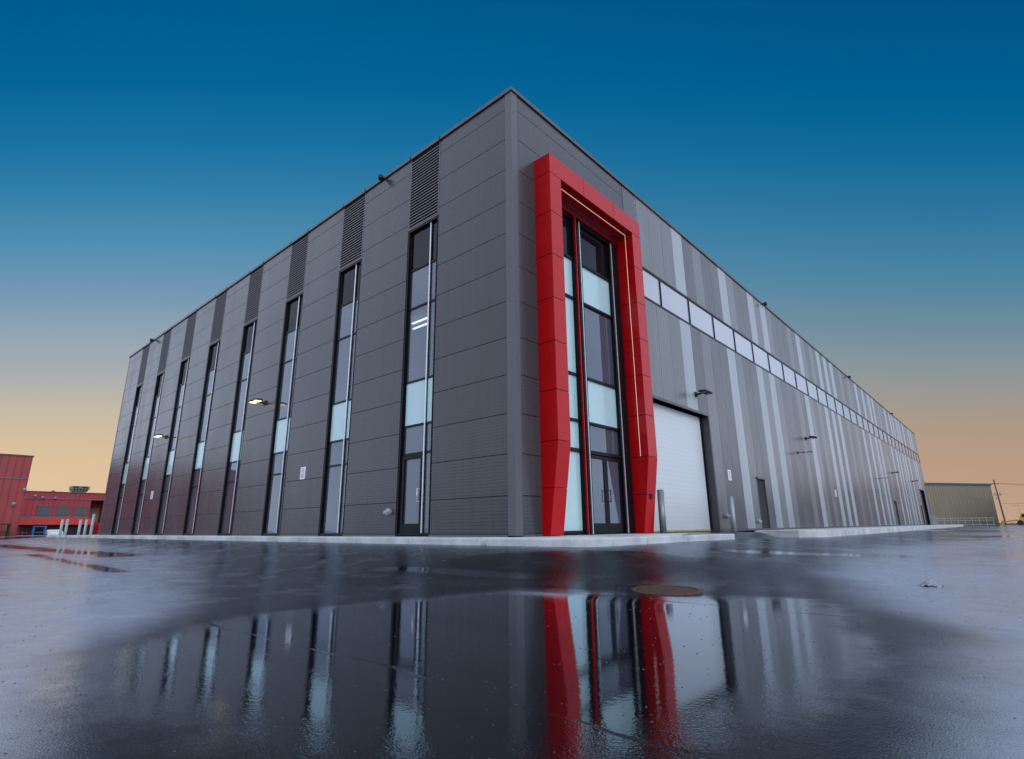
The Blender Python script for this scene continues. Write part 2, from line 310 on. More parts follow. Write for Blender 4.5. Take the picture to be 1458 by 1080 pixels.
# ------------------------------------------------------------------ ground
def sstep(t, a, b):
    t = min(1., max(0., (t - a) / (b - a))); return t * t * (3 - 2 * t)
def dist_out(x, y):      # distance outside the kerb line of the building
    dx = max(0., x - 2.55); dy = max(0., -.95 - y)
    return math.hypot(dx, dy)
def ground_z(x, y):
    zc = -.15 - .15 * sstep(y, 5.5, 14.) * sstep(x, -1, 1)
    d = dist_out(x, y)
    far = -.44 + .07 * sstep(-x, 6, 45)
    z = zc + (far - zc) * sstep(d, 0., 5.0)
    q = math.exp(-(((x - 5.6) / 5.2) ** 2 + ((y + 5.8) / 4.6) ** 2))
    z -= .07 * q * sstep(d, .8, 4.)
    if y > 5 and x < 0: z = min(z, -.3)
    return max(z, -.5) + .03 * math.exp(-(math.hypot(x - 5.2, y + 3.62) / .6) ** 4)
def seg_d(px, py, a, b):
    ax, ay = a; bx, by = b; vx, vy = bx - ax, by - ay
    t = max(0, min(1, ((px - ax) * vx + (py - ay) * vy) / (vx * vx + vy * vy)))
    return math.hypot(px - ax - t * vx, py - ay - t * vy)
# main pool in front of the entrance (outline), and smaller ones
POOL = [(5.2, -8.95), (4.3, -8.8), (3.7, -8.45), (3.1, -7.2), (3.3, -5.6), (3.6, -4.1), (4.7, -3.5), (5.9, -3.2), (7.1, -1.9), (8.6, -1.3), (10.2, -2.6), (10.0, -5.5), (8.8, -7.0), (7.7, -7.5), (6.7, -7.9), (5.9, -8.4)]
def poly_sd(x, y, P):
    d = 1e9; c = False; n = len(P)
    for i in range(n):
        a = P[i]; b = P[(i + 1) % n]; d = min(d, seg_d(x, y, a, b))
        if (a[1] > y) != (b[1] > y) and x < (b[0] - a[0]) * (y - a[1]) / (b[1] - a[1]) + a[0]: c = not c
    return d if c else -d
SMALL = [((-14, -6.2), (-3, -6.6), .22), ((-30, -5.5), (-9, -5.0), .5), ((4.6, 16), (7.0, 19), .5), ((6.2, 23), (7.8, 28), .9), ((3.8, 40), (6.5, 48), 1.6),
         ((9.5, 6), (12, 14), 1.2), ((-4, -10), (-10, -11), .8), ((-20, -12), (-40, -14), 2.), ((4.5, 1.), (6.5, 4.), .35), ((-45, -3), (-60, 0), 1.5), ((1.0, -4.2), (3.2, -3.2), .22)]
def pool(x, y):
    if abs(x - 7) < 14 and abs(y + 5) < 14:
        v = max(-1.1, min(.75, poly_sd(x, y, POOL) * 1.25))
    else: v = -1.1
    for a, b, w in SMALL:
        s = (w - seg_d(x, y, a, b)) / w
        if s > -1: v = max(v, min(.5, s * .8))
    v -= .8 * math.exp(-(math.hypot(x - 5.2, y + 3.62) / .62) ** 2)        # mound of the drain rim
    return v
def axis_pts(c, fine, n, grow, limit):
    out = [0.]; s = fine; i = 0
    while out[-1] < limit:
        if i > n: s *= grow
        out.append(out[-1] + s); i += 1
    return [c - t for t in reversed(out[1:])] + [c + t for t in out]
SKY_SHEEN = ([(6.6, -9.6), (5.85, -8.95), (5.1, -8.72), (4.0, -8.4), (2.6, -7.5), (-4, -5.2), (-12, -3.4), (-45, -2.6), (-160, 30), (-200, -200), (0, -200), (5, -14)],
        [(8.1, -8.2), (7.98, -7.2), (8.0, -6.4), (7.85, -4.6), (7.2, -3.0), (6.3, -.5), (5.6, 5), (6.2, 20), (6.5, 70), (6.5, 400), (300, 400), (300, -12), (9, -12)])  # outlines where sky reflection is painted into the asphalt colour
def sky_sheen(x, y):
    v = max(poly_sd(x, y, SKY_SHEEN[0]), poly_sd(x, y, SKY_SHEEN[1]))
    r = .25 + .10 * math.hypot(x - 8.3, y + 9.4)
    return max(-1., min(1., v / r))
def surf_z(x, y):          # water stands level inside the outline of the main pool
    z = ground_z(x, y)
    if abs(x - 7) < 9 and abs(y + 5) < 9:
        t = sstep(poly_sd(x, y, POOL_FLAT), -2.6, -.2)
        bump_ = .03 * math.exp(-(math.hypot(x - 5.2, y + 3.62) / .6) ** 4)
        z = z * (1 - t) + (-.5 + bump_) * t
    return z
xs = axis_pts(5.5, .13, 55, 1.09, 900); ys = axis_pts(-5.5, .13, 55, 1.09, 900)
vv = []; pa = []; wa = []
POOL_FLAT = list(POOL)
POOL = [(5.2, -8.95), (4.3, -8.8), (3.7, -8.45), (3.1, -7.2), (3.3, -5.6), (3.6, -4.1), (4.7, -3.5), (5.9, -3.2), (6.7, -3.1), (7.3, -4.0), (7.65, -5.6), (7.7, -6.9), (7.3, -8.0), (6.3, -8.6)]
for y in ys:
    for x in xs: vv.append((x, y, surf_z(x, y))); pa.append(pool(x, y)); wa.append(sky_sheen(x, y))
nx = len(xs)
ff = [(j * nx + i, j * nx + i + 1, (j + 1) * nx + i + 1, (j + 1) * nx + i) for j in range(len(ys) - 1) for i in range(nx - 1)]
me = bpy.data.meshes.new('asphalt'); me.from_pydata(vv, [], ff); me.materials.append(M['asphalt'])
at = me.attributes.new('pool', 'FLOAT', 'POINT'); at.data.foreach_set('value', pa)
at = me.attributes.new('sky_sheen', 'FLOAT', 'POINT'); at.data.foreach_set('value', wa)
for p in me.polygons: p.use_smooth = True
o = bpy.data.objects.new('asphalt_lot', me); col.objects.link(o); tag(o, kind='structure')

# sidewalks: slab with rounded kerb nose, cut into bays
def slab(name, bays, z1=0., z0=-.5):
    mb = MB()
    for p in bays: mb.prism(p, z0, z1)
    o = mb.build(name, 'conc', bevel=.022); tag(o, kind='structure'); return o
bays = []
x = -38.6
while x < -.6:
    x2 = min(x + 2.4, .0)
    bays.append([(x, -.95), (x2 - .012, -.95), (x2 - .012, .05 if x > -35.7 else 1.9), (x, .05 if x > -35.7 else 1.9)]); x = x2
arc = [(2.0 + .55 * math.cos(t), -.4 + .55 * math.sin(t)) for t in [math.radians(a) for a in range(-90, 1, 15)]]
bays.append([(0., -.95)] + arc + [(2.55, 1.2), (0., 1.2), (0., 0.05)])
bays.append([(-.3, 1.212), (2.55, 1.212), (2.55, 2.9), (-.3, 2.9)])
bays.append([(-.3, 2.912), (1.35, 2.912), (1.35, 5.75), (-.3, 5.75)])
slab('sidewalk', bays, 0.)
kb = MB(); kb.prism([(1.362, 5.45), (1.362, 5.6), (2.55, 5.75), (2.7, 5.6), (2.55, 2.912), (2.4, 2.912), (2.4, 5.45)][::-1], -.5, -.012)
kb.build('kerb', 'conc', bevel=.02); tag(bpy.data.objects['kerb'], kind='structure')
mu = MB(); mu.prism([(1.362, 2.912), (2.4, 2.912), (2.4, 5.45), (1.362, 5.45)], -.4, -.03); tag(mu.build('planting_bed', 'mulch'), kind='structure')
b2 = [[(-.1, 15.3), (1.6, 15.5), (2.5, 16.6), (2.5, 18.4), (-.1, 18.4)]]
y = 18.412
while y < 92:
    b2.append([(-.1, y), (2.5, y), (2.5, y + 2.39), (-.1, y + 2.39)]); y += 2.4
slab('sidewalk', b2, -.02)
dm = MB(); dm.hexa([(-.3, 6.0, -.35), (2.2, 6.0, -.35), (2.2, 12.2, -.35), (-.3, 12.2, -.35), (-.3, 6.0, -.005), (1.2, 6.0, -.06), (1.2, 12.2, -.06), (-.3, 12.2, -.005)])
tag(dm.build('driveway_apron', simple('apron_asphalt', (.03, .031, .035), .3, var=.3, scale=10, bump=.5)), kind='structure')

# ------------------------------------------------------------------ MAIN WAREHOUSE
LA, LB, H = 35.73, 82.0, 12.0
W0, WP = -2.98, 4.046
def wx(k): return (W0 - 1.40 - WP * k, W0 - WP * k)
wh = empty('warehouse', (0, 0, 0))
tag(wh, 'large dark grey metal clad warehouse with slot windows and a tall red entrance portal', 'warehouse')
# backing walls (joint colour) with openings
bk = MB(); g = .035
def backA(x0, x1, z0, z1): bk.box(x0, x1, g, .14, z0, z1)
prev = -.23
for k in range(8):
    a, b = wx(k); backA(b, prev, 0, 11.88); backA(a, b, 9.27, 11.88); prev = a
backA(-LA + .02, prev, 0, 11.88)
def backB(y0, y1, z0, z1): bk.box(-.3, -g, y0, y1, z0, z1)
backB(.3, 1.40, 0, 11.88); backB(1.40, 5.36, 9.5, 11.88); backB(5.36, 5.9, 0, 11.88)
backB(5.9, 6.04, 0, 7.9); backB(6.04, 11.5, 4.33, 7.9); backB(11.5, 75.3, 0, 7.9); backB(75.3, 79.6, 4.2, 7.9); backB(79.6, LB, 0, 7.9)
backB(5.9, LB, 9.13, 11.88)
bk.build('wall', 'seam', wh)
far = MB(); far.box(-LA + .3, -.3, LB - .3, LB, 0, 11.85); far.box(-LA, -LA + .3, .3, LB, 0, 11.85)
far.build('wall', 'cladB', wh)
rows = [.055] + [11.4 - .954 * k for k in range(11, -1, -1)] + [11.875]
def rowsA(x0, x1, lo=0, hi=99):
    pn = MB()
    for a, b in zip(rows[:-1], rows[1:]):
        a2, b2 = max(a, lo), min(b, hi)
        if b2 - a2 > .05: pn.box(x0 + .006, x1 - .006, 0, .03, a2 + .007, b2 - .007)
    pn.build('wall_panels', 'cladA', wh, bevel=.003)
prev = -.23
for k in range(8):
    a, b = wx(k); rowsA(b + .03, prev); prev = a - .03
rowsA(-LA + .16, prev)
pb = MB()
for a, b in zip(rows[:-1], rows[1:]):
    if a > 9.4: pb.box(-.03, 0, .23, 5.83, a + .007, b - .007)
    else: pb.box(-.03, 0, .23, 1.39, a + .007, b - .007)
pb.build('wall_panels', 'cladA', wh, bevel=.003)
# upright panels on the long side
light = {4, 9, 13, 15, 22, 27, 29, 31, 40, 43, 46, 48, 55, 58, 60, 63, 65, 68, 73, 75}
midp = {1, 2, 3, 6, 10, 14, 16, 20, 23, 25, 34, 37, 45, 51, 62, 71}
low, upp = MB(), MB(); lowm, uppm = [], []
P0, PW = 5.86, .948
def openings(y0, y1):
    segs = [(.06, 7.92)]
    def cut(a, b, top):
        nonlocal segs
        if y1 > a and y0 < b: segs = [(max(top, s[0]), s[1]) for s in segs]
    return segs
OPEN = [(5.86, 11.5, 4.33), (16.15, 17.25, 2.24), (53.8, 54.9, 2.24), (75.3, 79.6, 4.2), (73.2, 74.2, 2.24)]
k = 0
while P0 + PW * k < LB - .2:
    y0, y1 = P0 + PW * k, min(P0 + PW * (k + 1), LB - .14)
    mi = 2 if k in light else (1 if k in midp else 0)
    # split at opening edges so sheets run cleanly round doors
    cuts = sorted({y0, y1} | {c for o_ in OPEN for c in o_[:2] if y0 < c < y1})
    for a, b in zip(cuts[:-1], cuts[1:]):
        lo = .06
        for oa, ob, top in OPEN:
            if a >= oa - 1e-6 and b <= ob + 1e-6: lo = top
        ga = .006 if a == y0 else 0; gb = .006 if b == y1 else 0
        low.box(-.03, 0, a + ga, b - gb, lo, 7.92); lowm.append(mi)
    upp.box(-.03, 0, y0 + .006, y1 - .006, 9.12, 11.875); uppm.append(mi)
    k += 1
for mb_, ms_ in ((low, lowm), (upp, uppm)):
    o_ = mb_.build('wall_panels', 'cladB', wh, bevel=.003); o_.data.materials.append(M['cladM']); o_.data.materials.append(M['cladL'])
    for i_, p_ in enumerate(o_.data.polygons): p_.material_index = ms_[i_ // 6]
# trims
for q_ in ((-.23, .012, -.012, .23), (-LA, -LA + .15, -.01, .3), (-.3, .01, LB - .13, LB + .01)):
    MB().box(*q_, .02, 11.9).build('corner_trim', 'trim', wh, bevel=.008)
bt = MB(); prev = -.24
for k in range(8):
    a, b = wx(k); bt.box(b + .01, prev, -.015, .02, 0.003, .05); prev = a - .01
bt.box(-LA + .15, prev, -.015, .02, .003, .05); bt.box(-.02, .015, .24, 1.38, .003, .05); bt.box(-.02, .015, 11.6, 75.2, -.01, .05)
bt.build('base_trim', 'trim', wh)
cp = MB(); cp.box(-LA - .04, .05, -.05, .32, 11.885, 12.0); cp.box(-.32, .05, .32, LB + .05, 11.885, 12.0); cp.box(-LA - .04, -LA + .3, .32, LB, 11.885, 12.0); cp.box(-LA + .3, -.32, LB - .3, LB + .05, 11.885, 12.)
cp.build('coping', 'coping', wh, bevel=.006)
for k in range(8):
    a, b = wx(k)
    MB().box(b, b + .05, -.056, -.03, 11.86, 12.006).build('coping_joint', 'seam', wh); MB().box(a - .05, a, -.054, -.03, 11.87, 12.004).build('coping_joint', 'seam', wh)
rf = MB(); rf.box(-LA + .3, -.32, .32, LB - .3, 11.6, 11.8); rf.build('roof', 'coping', wh)
it = MB()   # dim rooms behind the glass
it.box(-LA + .4, -.4, 6.0, 6.1, .02, 11.5); it.box(-LA + .4, -.4, .35, 6.0, 3.30, 3.9); it.box(-LA + .4, -.4, .35, 6.0, 7.45, 7.75); it.box(-LA + .4, -.4, .35, 6.0, -.02, .02)
it.box(-6., -5.9, 6.1, 40, .02, 11.5)
it.build('interior', 'room', wh)
for q in ((-6.65, -5.8, 1.98, 2.04, 7.30, 7.34), (-7.05, -6.2, 2.34, 2.40, 7.30, 7.34), (-4.9, -4.8, 1.6, 1.65, 6.9, 6.95), (-4.75, -4.65, 1.5, 1.55, 6.6, 6.65), (-4.7, -4.6, 1.45, 1.5, 6.3, 6.35), (-3.05, -2.85, 7.75, 7.9, 2.62, 2.66), (-3.05, -2.85, 7.7, 7.85, 2.15, 2.19)):
    MB().box(*q).build('ceiling_light', 'roomlight', wh)
gx = MB(); gx.box(-1.6, -1.55, 6.5, 6.62, 1.50, 1.60); gx.build('exit_sign', 'green', wh)

# ---- slot windows of the short side
TR = [2.2, 3.0, 4.3, 6.6, 7.87]
def slot_window(door=False):
    fr = MB(); w = 1.40
    fr.box(-w, -w + .045, .004, .15, 0.02, 9.27); fr.box(-.035, 0, .004, .15, 0.02, 9.27); fr.box(-w + .045, -.035, .004, .15, 9.2, 9.27); fr.box(-w + .045, -.035, .02, .15, .02, .09)
    for z in TR: fr.box(-w + .045, -.035, .07, .14, z - .03, z + .03)
    fr.box(-w + .045, -w + .10, .07, .14, .09, 9.2); fr.box(-.075, -.035, .07, .14, .09, 9.2); fr.box(-.40, -.34, .07, .14, .09, 9.2)
    f_ = fr.build('window', 'black', wh, bevel=.003)
    gl = MB()
    for z0, z1 in ((.06, 3.0), (4.3, 7.87)): gl.box(-w + .08, -.05, .10, .12, z0 + .01, z1 - .01)
    gl.build('pane', 'glass', f_)
    g2 = MB(); g2.box(-w + .08, -.05, .10, .12, 7.88, 9.22); g2.build('pane', 'glassd', f_)
    g3 = MB(); g3.box(-w + .08, -.40, .095, .12, 3.01, 4.29); g3.box(-.34, -.05, .095, .12, 3.01, 4.29); g3.build('spandrel_panel', 'mint', f_)
    sv = MB(); sv.box(-.385, -.347, .035, .068, .02, 9.2); sv.build('mullion_cap', 'silver', f_, bevel=.004)
    return f_
def louvre():
    mb = MB()
    mb.box(-1.42, -1.385, -.004, .2, 9.28, 11.87); mb.box(-.015, .02, -.004, .2, 9.28, 11.87)
    mb.box(-1.385, -.015, -.002, .2, 9.28, 9.32)
    z = 9.34
    while z < 11.82:
        mb.hexa([(-1.385, -.002, z), (-.015, -.002, z), (-.015, .09, z + .07), (-1.385, .09, z + .07), (-1.385, -.002, z + .03), (-.015, -.002, z + .03), (-.015, .09, z + .085), (-1.385, .09, z + .085)]); z += .1035
    return mb.build('louvre', simple('grey_louvre_blade', (.10, .102, .112), .35), wh)
w0 = slot_window(); l0 = louvre()
for k in range(8):
    X = W0 - WP * k
    a = w0 if k == 0 else copy_tree(w0, wh); a.location = (X, 0, 0)
    b = l0 if k == 0 else copy_tree(l0, wh); b.location = (X, 0, 0)
# narrow glass door in the first slot
dr = MB(); X = W0
dr.box(X - 1.295, X - 1.20, .05, .12, .09, 2.16); dr.box(X - .50, X - .41, .05, .12, .09, 2.16); dr.box(X - 1.20, X - .50, .05, .12, 2.06, 2.16); dr.box(X - 1.20, X - .50, .05, .12, .09, .33)
dro = dr.build('door', 'black', wh, bevel=.003)
hd = MB(); hd.tube((X - .52, -.01, .88), (X - .52, -.01, 1.25), .014); hd.tube((X - .52, -.01, .9), (X - .48, .06, .9), .011); hd.tube((X - .52, -.01, 1.23), (X - .48, .06, 1.23), .011)
hd.build('handle', 'silver', dro, smooth=True)

# ---- red entrance portal
D, DB, ZB, ZT, YO0, YI0, YI1, YO1 = .55, .24, 2.2, 10.14, .93, 1.43, 5.32, 5.86
portal = MB()
def leg(mb, ya, yb, grow=0., gp=.006):
    zs = [0.012, 1.10, ZB, 3.45, 4.7, 5.87, 7.1, 8.35, 9.55 if grow == 0 else 9.545]
    for a, b in zip(zs[:-1], zs[1:]):
        def dd(z): return (D if z >= ZB else DB + (D - DB) * z / ZB) + grow
        a2, b2 = a + gp, b - gp
        xb = -.03
        mb.hexa([(xb, ya, a2), (dd(a2), ya, a2), (dd(a2), yb, a2), (xb, yb, a2), (xb, ya, b2), (dd(b2), ya, b2), (dd(b2), yb, b2), (xb, yb, b2)])
leg(portal, YO0, YI0); leg(portal, YI1, YO1)
for a, b in ((YO0, 2.56), (2.56, 4.2), (4.2, YO1)): portal.box(-.03, D, a + (.006 if a > 1 else 0), b - (.006 if b < 5.5 else 0), 9.556, ZT)
po = portal.build('portal_frame', 'red', wh, bevel=.006)
core = MB(); leg(core, YO0 + .02, YI0 - .02, -.02, -.004); leg(core, YI1 + .02, YO1 - .02, -.02, -.004); core.box(-.03, D - .02, YO0 + .02, YO1 - .02, 9.562, ZT - .02); core.build('backing', 'reddark', po)
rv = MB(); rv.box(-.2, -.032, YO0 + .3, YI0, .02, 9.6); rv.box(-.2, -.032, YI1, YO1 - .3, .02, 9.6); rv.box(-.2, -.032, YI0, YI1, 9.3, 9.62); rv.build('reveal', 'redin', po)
ld = MB(); ld.box(.275, .295, YI0 + .01, YI1 - .002, 9.546, 9.554); ld.box(.278, .292, YI1 - .004, YI1 + .002, ZB + .02, 9.546); ld.box(.27, .295, YI0 - .002, YI0 + .004, ZB + .02, 9.546)
ld.build('light_strip', 'led', po)
kx = MB(); kx.box(.37, .43, 5.52, 5.62, .98, 1.12)
kx.build('access_reader', 'rubber', po, bevel=.006)

# entrance glazing
gx0 = -.16
eg = MB()
def vbar(y0, y1, z0=.02, z1=9.3, d=.10): eg.box(gx0 - .05, gx0 + d, y0, y1, z0, z1)
vbar(YI0, YI0 + .05); vbar(5.0, YI1 - .002); vbar(3.02, 3.20); vbar(2.80, 2.94); vbar(4.84, 5.0)
for z in TR + [9.22]:
    for a, b in ((YI0 + .05, 2.80), (2.94, 3.02), (3.20, 4.84)): eg.box(gx0 - .05, gx0 + .06, a, b, z - (.035 if z != 2.2 else .06), z + .035 + (.05 if z > 9 else 0))
eg.box(gx0 - .05, gx0 + .06, YI0 + .05, 2.80, .02, .10); eg.box(gx0 - .05, gx0 + .03, 3.2, 4.84, .005, .03)
en = eg.build('window', 'black', wh, bevel=.003)
gp = MB()
for a, b in ((.04, 3.0), (4.3, 6.6), ): gp.box(gx0 - .03, gx0 - .01, 3.1, 4.9, a + (2.16 if a < 1 else 0), b)
gp.box(gx0 - .03, gx0 - .01, 2.88, 3.1, .1, 9.2)
gp.build('pane', 'glass', en)
g2 = MB(); g2.box(gx0 - .03, gx0 - .01, YI0 + .03, 2.84, 7.87, 9.2); g2.box(gx0 - .03, gx0 - .01, 3.1, 4.9, 7.87, 9.2); g2.build('pane', 'glassd', en)
g3 = MB()
for a, b in ((.1, 2.2), (2.2, 3.), (3., 4.3), (4.3, 6.6), (6.6, 7.87)): g3.box(gx0 - .03, gx0 - .005, YI0 + .03, 2.84, a + .01, b - .01)
for a, b in ((3., 4.3), (6.6, 7.87)): g3.box(gx0 - .03, gx0 - .005, 3.1, 4.9, a + .01, b - .01)
g3.build('spandrel_panel', 'mint', en)
sc = MB(); sc.box(gx0 + .1, gx0 + .13, 3.09, 3.12, .02, 9.2); sc.box(gx0 + .1, gx0 + .13, 4.90, 4.93, .02, 9.2); sc.build('mullion_cap', 'silver', en, bevel=.004)
rfn = MB(); rfn.box(gx0 + .1, gx0 + .16, 2.845, 2.875, .012, 9.28); rfn.build('fin', 'red', en, bevel=.004)
for y0, y1, hs in ((3.215, 4.015, 3.93), (4.025, 4.825, 4.11)):
    d_ = MB(); xx0, xx1 = gx0 - .03, gx0 + .03
    d_.box(xx0, xx1, y0, y0 + .09, .04, 2.12); d_.box(xx0, xx1, y1 - .09, y1, .04, 2.12); d_.box(xx0, xx1, y0 + .09, y1 - .09, 2.03, 2.12); d_.box(xx0, xx1, y0 + .09, y1 - .09, .04, .29)
    do = d_.build('door', 'black', wh, bevel=.003)
    MB().box(xx0 + .02, xx0 + .035, y0 + .07, y1 - .07, .25, 2.06).build('pane', 'glass', do)
    h = MB(); h.tube((gx0 + .09, hs, .86), (gx0 + .09, hs, 1.2), .014); h.tube((gx0 + .02, hs, .88), (gx0 + .09, hs, .88), .012); h.tube((gx0 + .02, hs, 1.18), (gx0 + .09, hs, 1.18), .012); h.box(gx0 + .08, gx0 + .095, min(hs, 4.02), max(hs, 4.02), 1.16, 1.19)
    h.build('handle', 'rubber', do, smooth=False)

# ---- clerestory ribbon
rb = MB(); rb.box(-.25, .012, 5.87, LB - .2, 7.90, 7.985); rb.box(-.25, .012, 5.87, LB - .2, 9.05, 9.13)
y = 8.24; pos = [5.9]
while y < LB - .4: pos.append(y); y += 2.45
for y in pos: rb.box(-.25, .006, y - .04, y + .04, 7.985, 9.05)
rb.box(-.25, .006, LB - .3, LB - .2, 7.985, 9.05)
ro = rb.build('window', 'black', wh, bevel=.003); tag(ro)
rg = MB(); rg.box(-.06, -.03, 5.9, LB - .25, 7.97, 9.07); rg.build('pane', 'glassb', ro)

# ---- overhead door
od = MB(); od.box(-.34, -.30, 6.0, 11.5, .04, 4.3); odo = od.build('overhead_door', 'rolldoor', wh)
oj = MB(); oj.box(-.30, .014, 11.44, 11.56, 0, 4.33); oj.box(-.30, .014, 5.9, 6.04, 0, 4.33); oj.box(-.30, .016, 5.9, 11.56, 4.33, 4.42); oj.build('door_frame', 'coping', odo)
ob = MB(); ob.box(-.31, -.285, 6.06, 11.42, .012, .07); ob.build('bottom_seal', 'yellowpaint', odo)
ho = MB(); ho.box(-.31, -.27, 11.30, 11.44, .02, 4.33); ho.build('door_track', 'black', odo)
def pdoor(y0, y1, mat):
    d_ = MB(); d_.box(-.16, -.11, y0 + .05, y1 - .05, 0.01, 2.19); do = d_.build('door', mat, wh)
    fr = MB(); fr.box(-.16, .012, y0, y0 + .05, 0, 2.24); fr.box(-.16, .012, y1 - .05, y1, 0, 2.24); fr.box(-.16, .06, y0 - .02, y1 + .02, 2.19, 2.27); fr.build('frame', 'coping' if mat != 'dark' else 'black', do)
    h = MB(); h.tube((-.11, y0 + .14, 1.), (-.04, y0 + .14, 1.), .02); h.tube((-.05, y0 + .14, 1.), (-.05, y0 + .26, 1.), .012); h.build('handle', 'galv', do)
pdoor(16.15, 17.25, 'doorgrey'); pdoor(53.8, 54.9, 'dark'); pdoor(73.2, 74.2, 'dark')
fd = MB(); fd.box(-.30, -.26, 75.3, 79.6, .02, 4.2); f2 = fd.build('overhead_door', 'dark', wh)
fj = MB(); fj.box(-.26, .02, 75.2, 75.35, 0, 4.3); fj.box(-.26, .02, 79.5, 79.65, 0, 4.3); fj.box(-.26, .02, 75.2, 79.65, 4.2, 4.3); fj.build('door_frame', 'black', f2)

# ------------------------------------------------------------------ wall-mounted things
def wall_lamp(lit):
    r = empty('wall_lamp')
    a = MB(); a.box(-.09, .09, -.05, 0, -.09, .09); a.hexa([(-.03, -.32, -.0), (.03, -.32, -.0), (.03, -.05, -.05), (-.03, -.05, -.05), (-.03, -.32, .045), (.03, -.32, .045), (.03, -.05, .03), (-.03, -.05, .03)])
    a.build('bracket', 'rubber', r, bevel=.008)
    for s in (-1, 1):
        h = MB(); h.hexa([(s * .05, -.58, .0), (s * .34, -.56, .0), (s * .34, -.24, .02), (s * .05, -.24, .02), (s * .07, -.54, .07), (s * .32, -.53, .06), (s * .32, -.28, .085), (s * .07, -.28, .085)])
        ho_ = h.build('lamp_head', 'rubber', r, bevel=.01)
        if lit: MB().box(min(s * .09, s * .30), max(s * .09, s * .30), -.52, -.29, -.022, -.004).build('lens', 'lampglow', ho_)
        else: MB().box(min(s * .09, s * .30), max(s * .09, s * .30), -.52, -.29, -.012, -.002).build('lens', 'ink', ho_)
    return r
LG = 'twin head wall lamps on the warehouse'
l1 = wall_lamp(True); l1.location = (-13.36, 0, 5.13); tag(l1, 'lit black twin lamp high on the short grey wall, nearer the corner', 'wall lamp', LG)
l2 = copy_tree(l1); l2.location = (-25.1, 0, 5.1); tag(l2, 'lit black twin lamp near the far left end of the short grey wall', 'wall lamp', LG)
u = wall_lamp(False); u.rotation_euler = (0, 0, math.pi / 2)
for i, (y, z, t) in enumerate(((10.45, 5.04, 'unlit black wall lamp above the right corner of the white overhead door'), (25.5, 5.02, 'unlit black wall lamp above the middle of the striped long wall'), (55.8, 5.0, 'unlit black wall lamp far along the striped wall, second from its far end'), (70.2, 4.95, 'unlit black wall lamp nearest the far end of the striped wall'))):
    o = u if i == 0 else copy_tree(u); o.location = (0, y, z); tag(o, t, 'wall lamp', LG)
def arm_bracket():
    r = empty('wall_bracket'); a = MB(); a.tube((0, 0, 0), (.75, 0, 0), .022); a.box(0, .03, -.06, .06, -.08, .08); a.build('arm', 'rubber', r)
    b = MB(); b.tube((.45, -.55, 0), (.45, .55, .02), .03); b.tube((.45, 0, -.3), (.45, 0, .3), .008); b.build('crossbar', 'galv', r); return r
br = arm_bracket(); br.location = (0, 23.4, 4.0); tag(br, 'thin metal arm bracket below the middle wall lamp on the striped wall', 'bracket')
br2 = copy_tree(br); br2.location = (0, 47.6, 4.0); tag(br2, 'thin metal arm bracket above the far dark door on the striped wall', 'bracket')
def sec_cam(nrm):
    r = empty('security_camera'); a = MB(); a.box(-.05, .05, -.14, 0, -.03, .03); a.tube((0, -.16, .05), (0, -.16, -.07), .085, seg=16); a.build('housing', 'rubber', r, bevel=.006)
    d = MB(); d.dome((0, -.16, -.07), .08, (0, 0, -1)); d.build('lens', 'black', r, smooth=True); return r
c0 = sec_cam(0)
for i, (p, rz, t) in enumerate((((-5.83, -.05, 11.86), 0, 'black dome camera at the roof edge of the short wall, between the first two louvres'), ((-30.3, -.05, 11.86), 0, 'small black dome camera at the far left end of the short roof edge'),
        ((.05, 20.5, 11.86), math.pi / 2, 'black dome camera on the long roof edge, nearest the red portal'), ((.05, 41.2, 11.86), math.pi / 2, 'black dome camera halfway along the long roof edge'), ((.05, 62.2, 11.86), math.pi / 2, 'black dome camera farthest along the long roof edge'))):
    o = c0 if i == 0 else copy_tree(c0); o.location = p; o.rotation_euler = (0, 0, rz); tag(o, t, 'camera', 'dome cameras on the roof edge')
def fire_sign():
    r = empty('wall_sign'); a = MB(); a.box(-.165, .165, -.012, 0, -.21, .21); p = a.build('plate', 'white', r)
    q = MB(); q.ring((0, -.012, .09), .055, .075, (0, -1, 0), .003); q.box(-.05, .05, -.0155, -.012, .083, .097); q.build('red_symbol', 'redink', r)
    w = MB()
    for z, l in ((-.03, .12), (-.07, .10), (-.11, .12), (-.15, .07)): w.box(-l, l, -.015, -.012, z - .008, z + .008)
    w.build('printing', 'ink', r); return r
s0 = fire_sign()
for i, (p, rz, t) in enumerate((((-9.79, 0, 2.09), 0, 'white notice plate between the second and third windows of the short wall'), ((-26.0, 0, 2.07), 0, 'white notice plate toward the far left end of the short wall'),
        ((0, 13.0, 2.15), math.pi / 2, 'white notice plate on the striped wall above the pale bollard'), ((0, 30.8, 2.1), math.pi / 2, 'white notice plate farther along the striped wall, past the grey door'))):
    o = s0 if i == 0 else copy_tree(s0); o.location = p; o.rotation_euler = (0, 0, rz); tag(o, t, 'sign', 'white notice plates on the warehouse')
def siamese():
    r = empty('hose_connection'); a = MB(); a.tube((0, 0, 0), (0, -.10, 0), .095, seg=18); a.build('flange', 'galv', r, smooth=False, bevel=.008)
    b = MB(); b.tube((-.04, -.10, .0), (-.05, -.17, -.02), .04); b.tube((.04, -.10, 0), (.05, -.17, -.02), .04); b.build('outlet', 'silver', r); return r
h0 = siamese(); h0.location = (-4.68, 0, .66); tag(h0, 'round silver hose connection on the short wall beside the narrow glass door', 'hose connection')
h1 = copy_tree(h0); h1.location = (0, 15.6, .36); h1.rotation_euler = (0, 0, math.pi / 2); tag(h1, 'round silver hose connection low on the striped wall left of the grey door', 'hose connection')
